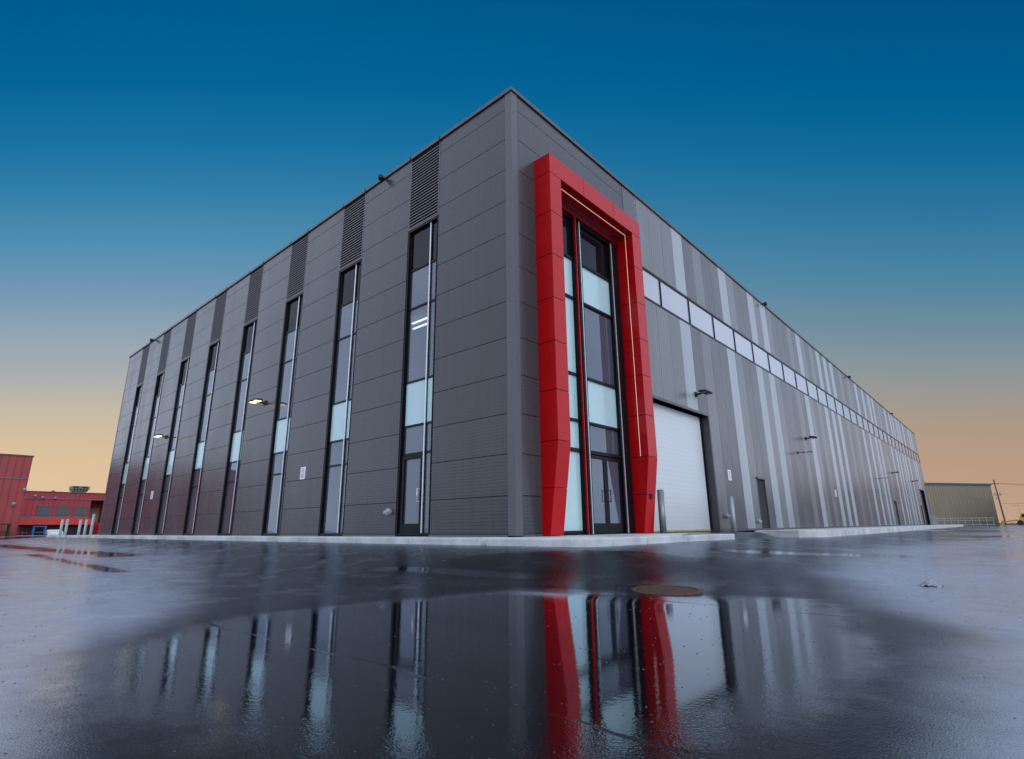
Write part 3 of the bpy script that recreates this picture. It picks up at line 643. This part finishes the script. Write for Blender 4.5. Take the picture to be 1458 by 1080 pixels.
h2 = copy_tree(h0); h2.location = (0, 12.1, .55); h2.rotation_euler = (0, 0, math.pi / 2); tag(h2, 'round hose connection low on the wall behind the pale bollard', 'hose connection')

# ------------------------------------------------------------------ bollards
def bollard(h, r, mat):
    b = MB(); b.tube((0, 0, -.3), (0, 0, h), r, seg=20); b.dome((0, 0, h), r, (0, 0, 1), seg=20, squash=.35); return b.build('bollard', mat, smooth=True)
BG = 'steel bollards round the warehouse'
o = bollard(1.24, .10, simple('wet_dark_steel', (.20, .22, .24), .34, metal=.4, var=.3, scale=4)); o.location = (.75, 5.98 - .65, 0); o.location = (.42, 6.12, 0)
tag(o, 'dark wet steel bollard between the red portal and the white overhead door', 'bollard', BG)
o = bollard(1.27, .085, 'galv'); o.location = (.42, 11.75, -.04); tag(o, 'pale galvanised bollard right of the white overhead door', 'bollard', BG)
P5 = [(-43.0, -.70, 1.08, 'leftmost pale bollard of the row past the left end of the warehouse'), (-42.6, -.48, 1.1, 'second pale bollard from the left, past the left end of the warehouse'), (-41.5, .08, 1.05, 'middle pale bollard of the row of five past the left end'),
      (-41.2, .36, 1.05, 'fourth pale bollard from the left, past the left end of the warehouse'), (-38.6, .20, 1.34, 'tallest pale bollard, closest to the left end of the warehouse')]
b0 = bollard(1.08, .085, simple('pale_bollard_paint', (.34, .40, .41), .5, var=.15))
for i, (x, y, h, t) in enumerate(P5):
    o = b0 if i == 0 else copy_tree(b0); o.location = (x, y, -.02 if i < 4 else 0); o.scale = (1, 1, h / 1.08); tag(o, t, 'bollard', BG)
sp = MB(); sp.prism([(-46, -1.0), (-38.62, -.95), (-38.62, 2.4), (-46, 2.4)], -.5, -.03); tag(sp.build('sidewalk', 'conc', bevel=.02), kind='structure')

# ------------------------------------------------------------------ drain, litter, grit
dg = empty('drain_cover', (5.33, -3.58, -.486)); dg.scale = (.74, .74, .8); dg.rotation_mode = 'AXIS_ANGLE'; dg.rotation_axis_angle = (math.radians(1.6), .88, .47, 0); tag(dg, 'round rusty iron drain cover at the edge of the big puddle', 'drain cover')
a = MB(); a.ring((0, 0, 0), .44, .50, (0, 0, 1), .035, 40); a.build('rim', 'rust', dg)
MB().ring((0, 0, -.02), .0001, .44, (0, 0, 1), .02, 40).build('pit', 'seam', dg)
b = MB()
for i in range(-4, 5):
    y = i * .096; L_ = math.sqrt(.43 ** 2 - y * y) if abs(y) < .43 else 0
    if L_ > .05: b.box(-L_, L_, y - .024, y + .024, 0.002, .03)
bo = b.build('grate', 'rust', dg); bo.rotation_euler = (0, 0, .6)
# crumpled plastic litter
bm = bmesh.new(); bmesh.ops.create_grid(bm, x_segments=22, y_segments=22, size=.5)
for v in bm.verts:
    x, y = v.co.x, v.co.y; n1 = noise.noise(Vector((x * 5, y * 5, 1.7))); n2 = noise.noise(Vector((x * 13, y * 13, 4.)))
    rr = math.hypot(x, y)
    v.co.z = max(0, .12 * (1 - rr / .62)) + .06 * abs(n1) + .025 * n2; v.co.x = x * .20 + .03 * n2; v.co.y = y * .20 + .03 * n1; v.co.z *= .62
me = bpy.data.meshes.new('litter'); bm.to_mesh(me); bm.free(); me.materials.append(M['paper']); [setattr(p, 'use_smooth', True) for p in me.polygons]; o = bpy.data.objects.new('plastic_litter', me); col.objects.link(o)
sd = o.modifiers.new('s', 'SOLIDIFY'); sd.thickness = .003
o.location = (7.42, -1.15, surf_z(7.42, -1.15) - .005); tag(o, 'crumpled pale plastic scrap lying on the wet asphalt at right', 'litter')
gr = MB()
for i in range(1300):
    a_ = rnd.uniform(0, 2 * math.pi); R_ = rnd.uniform(1.8, 9) ** 1.0
    an = math.radians(rnd.uniform(85, 178)); x = 8.3 + R_ * math.cos(an); y = -9.4 + R_ * math.sin(an)
    if dist_out(x, y) < .3: continue
    s = rnd.uniform(.0015, .0045) * (1 + .12 * R_); z = surf_z(x, y)
    gr.dome((x, y, z - s * .2), s, (rnd.uniform(-.3, .3), rnd.uniform(-.3, .3), 1), seg=6, rings=2, squash=.8)
o = gr.build('loose_grit', 'pebble'); tag(o, 'scattered specks of grit on the wet asphalt', 'grit', kind='stuff')

# ------------------------------------------------------------------ red buildings on the left
GZ = -.5
tb = empty('red_building', (-68, -11, GZ)); tag(tb, 'tall windowless dull red metal building at the left edge of the lot', 'building')
def ch(mb, name, mat, par, **k):   # world coordinates, parent not moved off origin
    o = mb.build(name, mat, par, **k); o.matrix_parent_inverse = Matrix.Translation(-Vector(par.location)); return o
m_ = MB(); m_.box(-92, -68, -24, 0, GZ, 7.9); ch(m_, 'wall', 'brick', tb)
m_ = MB(); m_.box(-92.1, -67.93, -24.1, .07, 7.9, 8.03); ch(m_, 'roof_edge', 'coping', tb)
m_ = MB(); m_.box(-67.99, -67.93, -24, .0, 5.55, 5.66); ch(m_, 'seam', 'slategrey', tb)
lbd = empty('red_building', (-98, 9, GZ)); tag(lbd, 'long low crimson building with three shuttered windows and a bright red canopy band', 'building')
m_ = MB(); m_.box(-112, -98, 1, 11.66, GZ, 5.93); m_.box(-112, -98, 11.66, 34, 4.9, 5.93); m_.box(-112, -101, 11.66, 34, GZ, 4.9); m_.box(-101, -98, 13.6, 34, GZ, 4.9); ch(m_, 'wall', 'brick2', lbd)
m_ = MB(); m_.box(-112.1, -97.9, .9, 34, 5.93, 6.04); ch(m_, 'roof_edge', 'coping', lbd)
m_ = MB(); m_.box(-98, -97.9, 1, 13.4, 4.93, 5.08); ch(m_, 'cornice', 'slategrey', lbd)
m_ = MB(); m_.box(-98, -97.85, 1, 11.66, 2.18, 2.47); ch(m_, 'sill_band', 'slategrey', lbd)
m_ = MB(); m_.box(-98, -97.2, 1, 12.1, 1.25, 2.17); ch(m_, 'canopy', 'canopy', lbd)
m_ = MB(); m_.box(-98.0, -97.95, 3.9, 12.0, GZ, 1.24); ch(m_, 'loading_bay', 'dark', lbd)
m_ = MB(); m_.box(-100.9, -100.8, 11.7, 13.5, 1.5, 3.9); ch(m_, 'boarded_panel', 'tan', lbd)
for ya in (5.44, 7.62, 9.84):
    w_ = MB(); w_.box(-98.02, -97.93, ya, ya + 1.44, 2.62, 3.9); wo = ch(w_, 'window', 'shutter', lbd)
    s_ = MB(); s_.box(-97.99, -97.88, ya - .06, ya + 1.5, 3.9, 3.98); s_.box(-97.99, -97.90, ya + 1.44, ya + 1.5, 2.6, 3.9)
    s = s_.build('frame', 'slategrey', wo); 
def flood(loc, t):
    r = empty('flood_lamp', loc); MB().box(-.3, 0, -.04, .04, -.04, .04).build('arm', 'galv', r); d = MB(); d.dome((.05, 0, 0), .17, (1, 0, -.3)); d.build('lamp_head', 'paper', r, smooth=True); tag(r, t, 'lamp', 'round white lamps on the red buildings')
flood((-97.6, 4.8, 5.36), 'round white lamp left of the pair high on the low crimson building')
flood((-97.6, 5.67, 5.15), 'round white lamp right of the pair high on the low crimson building')
flood((-97.6, 7.15, 5.12), 'lone round white lamp above the middle shuttered window')
flood((-67.6, -.15, 4.48), 'round white lamp at the corner edge of the tall red building')
flood((-67.6, -.76, 3.05), 'lower white lamp on the face of the tall red building')
hv = empty('rooftop_unit', (-100, 10.2, 6.04)); tag(hv, 'weathered box shaped air unit on the low crimson roof', 'air unit')
a = MB(); a.box(-1, 1, -.95, 1.0, .22, .72); a.box(-.9, .9, -1.1, 1.2, .5, 1.02); a.box(-.9, .9, -.7, .8, 0, .2); a.build('casing', 'hvac', hv, bevel=.05)
b = MB()
for i in range(5): b.box(1.0, 1.03, -.85 + i * .38, -.62 + i * .38, .3, .66)
b.box(.9, .94, -.9, -.2, .6, .95); b.box(.9, .94, .2, .9, .6, .95); b.build('vent', 'dark', hv)
a = MB(); a.tube((0, 0, 0), (0, 0, .22), .2); o = a.build('roof_vent', 'hvac'); o.location = (-99, 6.95, 6.04); tag(o, 'small round vent on the low crimson roof', 'vent')

# clutter in the loading area
def rack(loc, mat, t, w=1.3, h=1.3):
    r = empty('steel_rack', loc)
    for sx in (0, .8):
        for sy in (0, w): MB().box(sx - .07, sx + .07, sy - .07, sy + .07, 0, h).build('post', mat, r)
    b = MB(); b.box(-.1, .9, -.1, w + .1, h, h + .12); b.box(-.1, .9, -.05, w + .05, h * .45, h * .45 + .1); b.build('shelf', mat, r); tag(r, t, 'rack'); return r
rack((-97, 5.25, GZ), 'blue', 'blue steel rack standing before the low crimson building', 1.3, 1.45)
rack((-66.6, -2.6, -.4), 'rubber', 'dark rack with a sloping cover at the foot of the tall red building', 1.7, 1.35)
def pallet_stack(loc, mats, t, n=5):
    r = empty('pallet_stack', loc)
    for i in range(n):
        a = MB(); j = rnd.uniform(-.08, .08)
        for q in range(5): a.box(-.5 + q * .22, -.38 + q * .22, -.6 + j, .6 + j, i * .26 + .15, i * .26 + .19)
        for q in (-.5, 0, .42): a.box(-.5, .5, q + j, q + .1 + j, i * .26, i * .26 + .15)
        a.build('pallet', mats[i % len(mats)], r)
    tag(r, t, 'pallets')
pallet_stack((-94, 2.35, GZ), ['rubber', 'brick', 'rubber'], 'untidy dark pallet stack left of the blue rack', 5)
pallet_stack((-94, 3.7, GZ), ['rubber', 'dark', 'canopy'], 'second dark pallet stack touching the blue rack', 5)
pallet_stack((-96, 8.3, GZ), ['dark', 'rubber'], 'low dark pallet stack right of the small white van', 3)
def car(loc, rz, paint, t, cat, roofh=1.45):
    r = empty('parked_car', loc, rz)
    prof = [(-2.1, .35), (-2.15, .75), (-1.7, .95), (-1.1, roofh), (.5, roofh), (1.15, .98), (2.0, .85), (2.15, .6), (2.1, .35)]
    bm = MB(); n = len(prof)
    bm.v = [(x, -.85 + (.12 if z > 1 else 0), z) for x, z in prof] + [(x, .85 - (.12 if z > 1 else 0), z) for x, z in prof]
    bm.f = [tuple(range(n)), tuple(reversed(range(n, 2 * n)))] + [(i, n + i, n + (i + 1) % n, (i + 1) % n) for i in range(n)]
    bo = bm.build('body', paint, r, bevel=.05)
    g = MB(); g.hexa([(-1.55, -.80, 1.0), (1.0, -.80, 1.0), (1.0, .80, 1.0), (-1.55, .80, 1.0), (-1.12, -.735, roofh - .07), (.5, -.735, roofh - .07), (.5, .735, roofh - .07), (-1.12, .735, roofh - .07)]); g.build('windows', 'black', r)
    for x in (-1.35, 1.35):
        for s in (-.86, .86):
            w = MB(); w.tube((x, s - .1, .32), (x, s + .1, .32), .32, seg=18); wo = w.build('wheel', 'rubber', r); MB().tube((x, s - .11, .32), (x, s + .11, .32), .18, seg=14).build('rim', 'galv', wo)
    for s in (-.6, .6): MB().box(2.08, 2.16, s - .14, s + .14, .62, .76).build('headlight', 'white', r)
    tag(r, t, cat)
car((-95.5, 13.3, GZ), math.radians(4), 'carred', 'red parked vehicle peeking past the left end of the warehouse', 'car', 1.95)
car((-94.5, 7.3, GZ - .15), math.radians(-4), 'carwhite', 'small white car in front of the dark loading bay right of the blue rack', 'car', 1.2)

# ------------------------------------------------------------------ far right
tbld = empty('tan_building', (1.7, 115.3, -.45), math.atan2(12.6, 8.2)); tag(tbld, 'olive tan corrugated metal building with a dark teal eave beyond the warehouse', 'building')
LW = 15.2
m_ = MB(); m_.box(-LW * 2, LW / 2, 0, 20, 0, 7.0); m_.build('wall', 'tanw', tbld)
m_ = MB(); m_.box(-LW * 2, LW / 2 + .1, -.12, 20.1, 7.0, 7.38); m_.build('eave', 'tealtrim', tbld)
gm = 'galv'
def pipe_fence(name, a, b, n, h, t, mat):
    r = empty(name, a); d = Vector(b) - Vector(a)
    for i in range(n): q = d * (i / (n - 1)); MB().tube(q, q + Vector((0, 0, h)), .03, seg=6).build('post', mat, r)
    q = MB(); q.tube(Vector((0, 0, h)), d + Vector((0, 0, h)), .03, seg=6); q.tube(Vector((0, 0, h * .72)), d + Vector((0, 0, h * .72)), .025, seg=6); q.tube(Vector((0, 0, .25)), d + Vector((0, 0, .25)), .03, seg=6); q.build('rail', mat, r); tag(r, t, 'fence')
pipe_fence('pipe_fence', (-1., 100, -.35), (5.6, 104, -.35), 9, 1.25, 'thin metal rail fence in front of the tan building', simple('pale_rail', (.4, .4, .38), .5))
pf = empty('panel_fence', (0, 82.3, -.1)); a = MB()
for i in range(5): a.box(-.04, .02, i * 1.3, i * 1.3 + 1.2, 0, 1.18)
a.build('panels', 'trim', pf)
for i in range(6): MB().tube((.0, i * 1.3 - .05, -.1), (.0, i * 1.3 - .05, 1.25), .05, seg=8).build('post', 'galv', pf)
tag(pf, 'low grey panel fence joining the far end of the striped wall', 'fence')
up = empty('utility_pole', (6.35, 150, -.6)); tag(up, 'leaning looking wooden utility pole with crossarms at far right', 'utility pole')
MB().tube((0, 0, 0), (-.28, 0, 9.8), .17, .12).build('pole', 'woodpole', up)
a = MB(); a.box(-.95, .45, -.06, .06, 8.82, 8.94); a.build('crossarm', 'woodpole', up)
a = MB(); a.box(-.85, .5, -.05, .05, 6.45, 6.56); a.build('crossarm', 'woodpole', up)
for x in (-.85, -.45, .3): MB().tube((x, 0, 8.94), (x, 0, 9.1), .045, seg=8).build('insulator', 'rubber', up)
a = MB(); a.tube((.3, 0, 6.55), (.3, 0, 7.1), .16); a.tube((-.62, 0, 6.5), (-.62, 0, 6.95), .13); a.tube((-.5, 0, 5.6), (-.5, 0, 6.1), .12); a.build('transformer', 'galv', up)
def wire(a, b, sag, t):
    mb = MB(); a = Vector(a); b = Vector(b); n = 16; pts = [a.lerp(b, i / n) - Vector((0, 0, sag * 4 * (i / n) * (1 - i / n))) for i in range(n + 1)]
    for p, q in zip(pts[:-1], pts[1:]): mb.tube(p, q, .022, seg=5, caps=False)
    o = mb.build('overhead_wire', 'rubber'); tag(o, t, 'wire', 'overhead wires at the utility pole')
wire((6.1, 150, 4.2), (42, 168, 3.9), .35, 'lowest overhead wire running right from the pole')
wire((5.5, 150, 8.45), (42, 168, 8.5), 1.2, 'overhead wire running right from the left tip of the top crossarm')
wire((6.65, 150, 8.45), (43, 168, 8.7), 1.2, 'overhead wire running right from the right tip of the top crossarm')
lp = empty('lamp_post', (9.2, 185, -.5)); MB().tube((0, 0, 0), (0, 0, 4.9), .07, .05).build('pole', 'galv', lp); MB().box(-1.3, .05, -.08, .08, 4.85, 4.98).build('lamp_head', 'galv', lp); tag(lp, 'slim grey lamp post between the utility pole and the yellow loader', 'lamp post')
ld_ = empty('loader', (9.6, 140, -.4), math.pi); tag(ld_, 'yellow loader with a dark cab window parked at the far right edge', 'loader')
a = MB(); a.hexa([(-1.6, -.9, .7), (1.3, -.9, .7), (1.3, .9, .7), (-1.6, .9, .7), (-1.5, -.8, 1.5), (.9, -.8, 1.35), (.9, .8, 1.35), (-1.5, .8, 1.5)]); a.build('body', 'yellow', ld_, bevel=.05)
a = MB(); a.hexa([(-.7, -.7, 1.45), (.9, -.7, 1.4), (.9, .7, 1.4), (-.7, .7, 1.45), (-.4, -.65, 2.3), (.5, -.65, 2.3), (.5, .65, 2.3), (-.4, .65, 2.3)]); cb = a.build('cab', 'yellow', ld_, bevel=.04)
MB().box(-.35, .45, -.74, .74, 1.6, 2.1).build('window', 'black', cb)
MB().hexa([(1.2, -.12, .9), (3.4, -.12, .55), (3.4, .12, .55), (1.2, .12, .9), (1.2, -.12, 1.15), (3.4, -.12, .75), (3.4, .12, .75), (1.2, .12, 1.15)]).build('arm', 'yellow', ld_)
MB().hexa([(3.3, -1, .1), (4.1, -1, .1), (4.1, 1, .1), (3.3, 1, .1), (3.3, -1, .95), (3.6, -1, .95), (3.6, 1, .95), (3.3, 1, .95)]).build('bucket', 'yellow', ld_)
for x in (-1., .9):
    for s in (-.95, .95): MB().tube((x, s - .18, .5), (x, s + .18, .5), .5, seg=18).build('wheel', 'rubber', ld_)
dr_ = MB()
for i in range(46):
    x = 3 + i * .42; dr_.dome((x, 168 + rnd.uniform(-4, 4), -.6), rnd.uniform(.4, 1.), (0, 0, 1), seg=9, rings=3, squash=rnd.uniform(.5, 1.1))
o = dr_.build('spoil_heap', simple('dark_soil', (.06, .05, .04), .9, var=.4, scale=1.)); tag(o, 'low dark heap of soil behind the yellow loader', 'soil heap')

# neighbours that only show as reflections (outside the frame)
def plain_building(name, loc, rz, w, d, h, mat, t):
    r = empty(name, loc, rz); MB().box(-w / 2, w / 2, -d / 2, d / 2, 0, h).build('wall', mat, r); MB().box(-w / 2 - .1, w / 2 + .1, -d / 2 - .1, d / 2 + .1, h, h + .2).build('roof_edge', 'coping', r)
    for i in range(int(w // 8)):
        x = -w / 2 + 4 + i * 8; dd = MB(); dd.box(x - 1.6, x + 1.6, -d / 2 - .05, d / 2 + .05, .1, h * .62); dd.build('loading_door', 'slategrey', r)
    tag(r, t, 'building')
dk = simple('dull_block_wall', (.055, .058, .066), .8)
plain_building('storage_building', (36, 118, -.5), 0, 44, 16, 7.8, dk, 'dark storage building outside the frame beyond the yellow loader')
plain_building('storage_building', (75, -5, -.5), math.pi / 2, 110, 14, 3.9, dk, 'long low dark building across the lot behind the viewer')
plain_building('storage_building', (-20, -95, -.5), 0, 120, 14, 4.2, dk, 'long low dark building facing the short wall across the lot')

# ------------------------------------------------------------------ sky and light
w = bpy.data.worlds.new('World'); scene.world = w; w.use_nodes = True; nt = w.node_tree; L = nt.links; nt.nodes.clear()
out = N(nt, 'ShaderNodeOutputWorld'); bg = N(nt, 'ShaderNodeBackground'); L.new(bg.outputs[0], out.inputs[0])
tc = N(nt, 'ShaderNodeTexCoord'); sp = N(nt, 'ShaderNodeSeparateXYZ'); L.new(tc.outputs['Generated'], sp.inputs[0])
def dotn(v):
    n = N(nt, 'ShaderNodeVectorMath', operation='DOT_PRODUCT'); L.new(tc.outputs['Generated'], n.inputs[0]); n.inputs[1].default_value = v; return n.outputs['Value']
def mt(op, a, b, clamp=False):
    n = N(nt, 'ShaderNodeMath', operation=op); n.use_clamp = clamp
    for i, v in enumerate((a, b)):
        if isinstance(v, (int, float)): n.inputs[i].default_value = v
        else: L.new(v, n.inputs[i])
    return n.outputs[0]
fh = (math.cos(yaw), math.sin(yaw), 0)                 # azimuth of the view axis, toward the sunset-lit sky
fwd = dotn(fh); side = dotn((-fh[1], fh[0], 0))         # side > 0 toward the left
v = mt('DIVIDE', sp.outputs[2], mt('MAXIMUM', fwd, .12))
def srgb(c): return tuple(((x / 255) / 12.92 if x / 255 < .04045 else ((x / 255 + .055) / 1.055) ** 2.4) for x in c) + (1,)
def ramp(stops):
    n = N(nt, 'ShaderNodeValToRGB'); cr = n.color_ramp
    while len(cr.elements) < len(stops): cr.elements.new(.5)
    for e, (p, c) in zip(cr.elements, stops): e.position = p / 1.6; e.color = srgb(c)
    return n
def vy(y):
    return math.tan(math.radians(15.148) + math.atan((540 - y) / 777.8))
left = ramp([(max(0, vy(y)), c) for y, c in [(745, (225, 198, 160)), (650, (222, 194, 158)), (585, (202, 187, 165)), (530, (172, 174, 175)), (470, (148, 165, 180)), (410, (115, 152, 180)), (342, (82, 143, 178)), (274, (52, 128, 170)), (200, (26, 114, 163)), (110, (5, 100, 153)), (0, (0, 92, 144))]])
right = ramp([(max(0, vy(y)), c) for y, c in [(745, (192, 160, 134)), (660, (184, 154, 130)), (600, (168, 152, 138)), (540, (142, 150, 154)), (470, (108, 140, 158)), (400, (76, 132, 162)), (320, (48, 120, 160)), (230, (18, 107, 153)), (137, (0, 95, 147)), (60, (0, 88, 141)), (0, (0, 83, 136))]])
vv_ = mt('DIVIDE', v, 1.6, True); L.new(vv_, left.inputs[0]); L.new(vv_, right.inputs[0])
sm = N(nt, 'ShaderNodeMapRange', interpolation_type='SMOOTHSTEP'); L.new(mt('DIVIDE', side, mt('MAXIMUM', fwd, .12)), sm.inputs['Value']); sm.inputs['From Min'].default_value = -.95; sm.inputs['From Max'].default_value = .95
mx = N(nt, 'ShaderNodeMix', data_type='RGBA'); L.new(sm.outputs[0], mx.inputs[0]); L.new(right.outputs[0], mx.inputs[6]); L.new(left.outputs[0], mx.inputs[7])
# added pale overcast outside the frame, brighter toward the horizon, cloudy
nz = N(nt, 'ShaderNodeTexNoise', Scale=2.2, Detail=4.); mp = N(nt, 'ShaderNodeMapping'); mp.inputs['Scale'].default_value = (1, 1, 2.5); L.new(tc.outputs['Generated'], mp.inputs[0]); L.new(mp.outputs[0], nz.inputs['Vector'])
cl = N(nt, 'ShaderNodeValToRGB'); cl.color_ramp.elements[0].position = .35; cl.color_ramp.elements[0].color = (.66, .76, 1.0, 1); cl.color_ramp.elements[1].position = .68; cl.color_ramp.elements[1].color = (.98, 1.04, 1.22, 1)
L.new(nz.outputs['Fac'], cl.inputs[0])
rear = N(nt, 'ShaderNodeVectorMath', operation='SCALE'); L.new(cl.outputs[0], rear.inputs[0]); rear.inputs['Scale'].default_value = 1.12
sky = N(nt, 'ShaderNodeTexSky', sky_type='NISHITA'); sky.sun_disc = False; sky.sun_elevation = math.radians(28); sky.sun_rotation = math.radians(104)
sk = N(nt, 'ShaderNodeVectorMath', operation='SCALE'); L.new(sky.outputs[0], sk.inputs[0]); sk.inputs['Scale'].default_value = .02
ra = N(nt, 'ShaderNodeVectorMath', operation='ADD'); L.new(rear.outputs[0], ra.inputs[0]); L.new(sk.outputs[0], ra.inputs[1])
df_ = mt('MAXIMUM', dotn(tuple(f)), .04)                  # angle off view axis; pale cloud added outside the frame for reflected light
off = mt('MAXIMUM', mt('DIVIDE', mt('ABSOLUTE', side, 0), df_), mt('MULTIPLY', mt('DIVIDE', dotn(tuple(u_)), df_), 1.25))
off = mt('ADD', off, mt('MULTIPLY', nz.outputs['Fac'], .12))
bl = N(nt, 'ShaderNodeMapRange', interpolation_type='SMOOTHSTEP'); L.new(off, bl.inputs['Value']); bl.inputs['From Min'].default_value = 1.06; bl.inputs['From Max'].default_value = 1.6
m3 = N(nt, 'ShaderNodeMix', data_type='RGBA'); L.new(bl.outputs[0], m3.inputs[0]); L.new(mx.outputs[2], m3.inputs[6]); L.new(ra.outputs[0], m3.inputs[7])
hs = N(nt, 'ShaderNodeHueSaturation'); hs.inputs['Saturation'].default_value = 1.0; L.new(m3.outputs[2], hs.inputs['Color']); L.new(hs.outputs[0], bg.inputs[0]); bg.inputs[1].default_value = 1.0

sl = bpy.data.lights.new('sun', 'SUN'); sl.energy = .75; sl.angle = math.radians(25); sl.color = (1., .96, .92)
so = bpy.data.objects.new('sun', sl); col.objects.link(so)
az, el = math.radians(-14), math.radians(28)
dirv = Vector((math.cos(el) * math.cos(az), math.cos(el) * math.sin(az), math.sin(el)))
so.rotation_euler = dirv.to_track_quat('Z', 'Y').to_euler()

scene.view_settings.view_transform = 'Standard'; scene.view_settings.look = 'None'; scene.view_settings.exposure = 0; scene.view_settings.gamma = 1
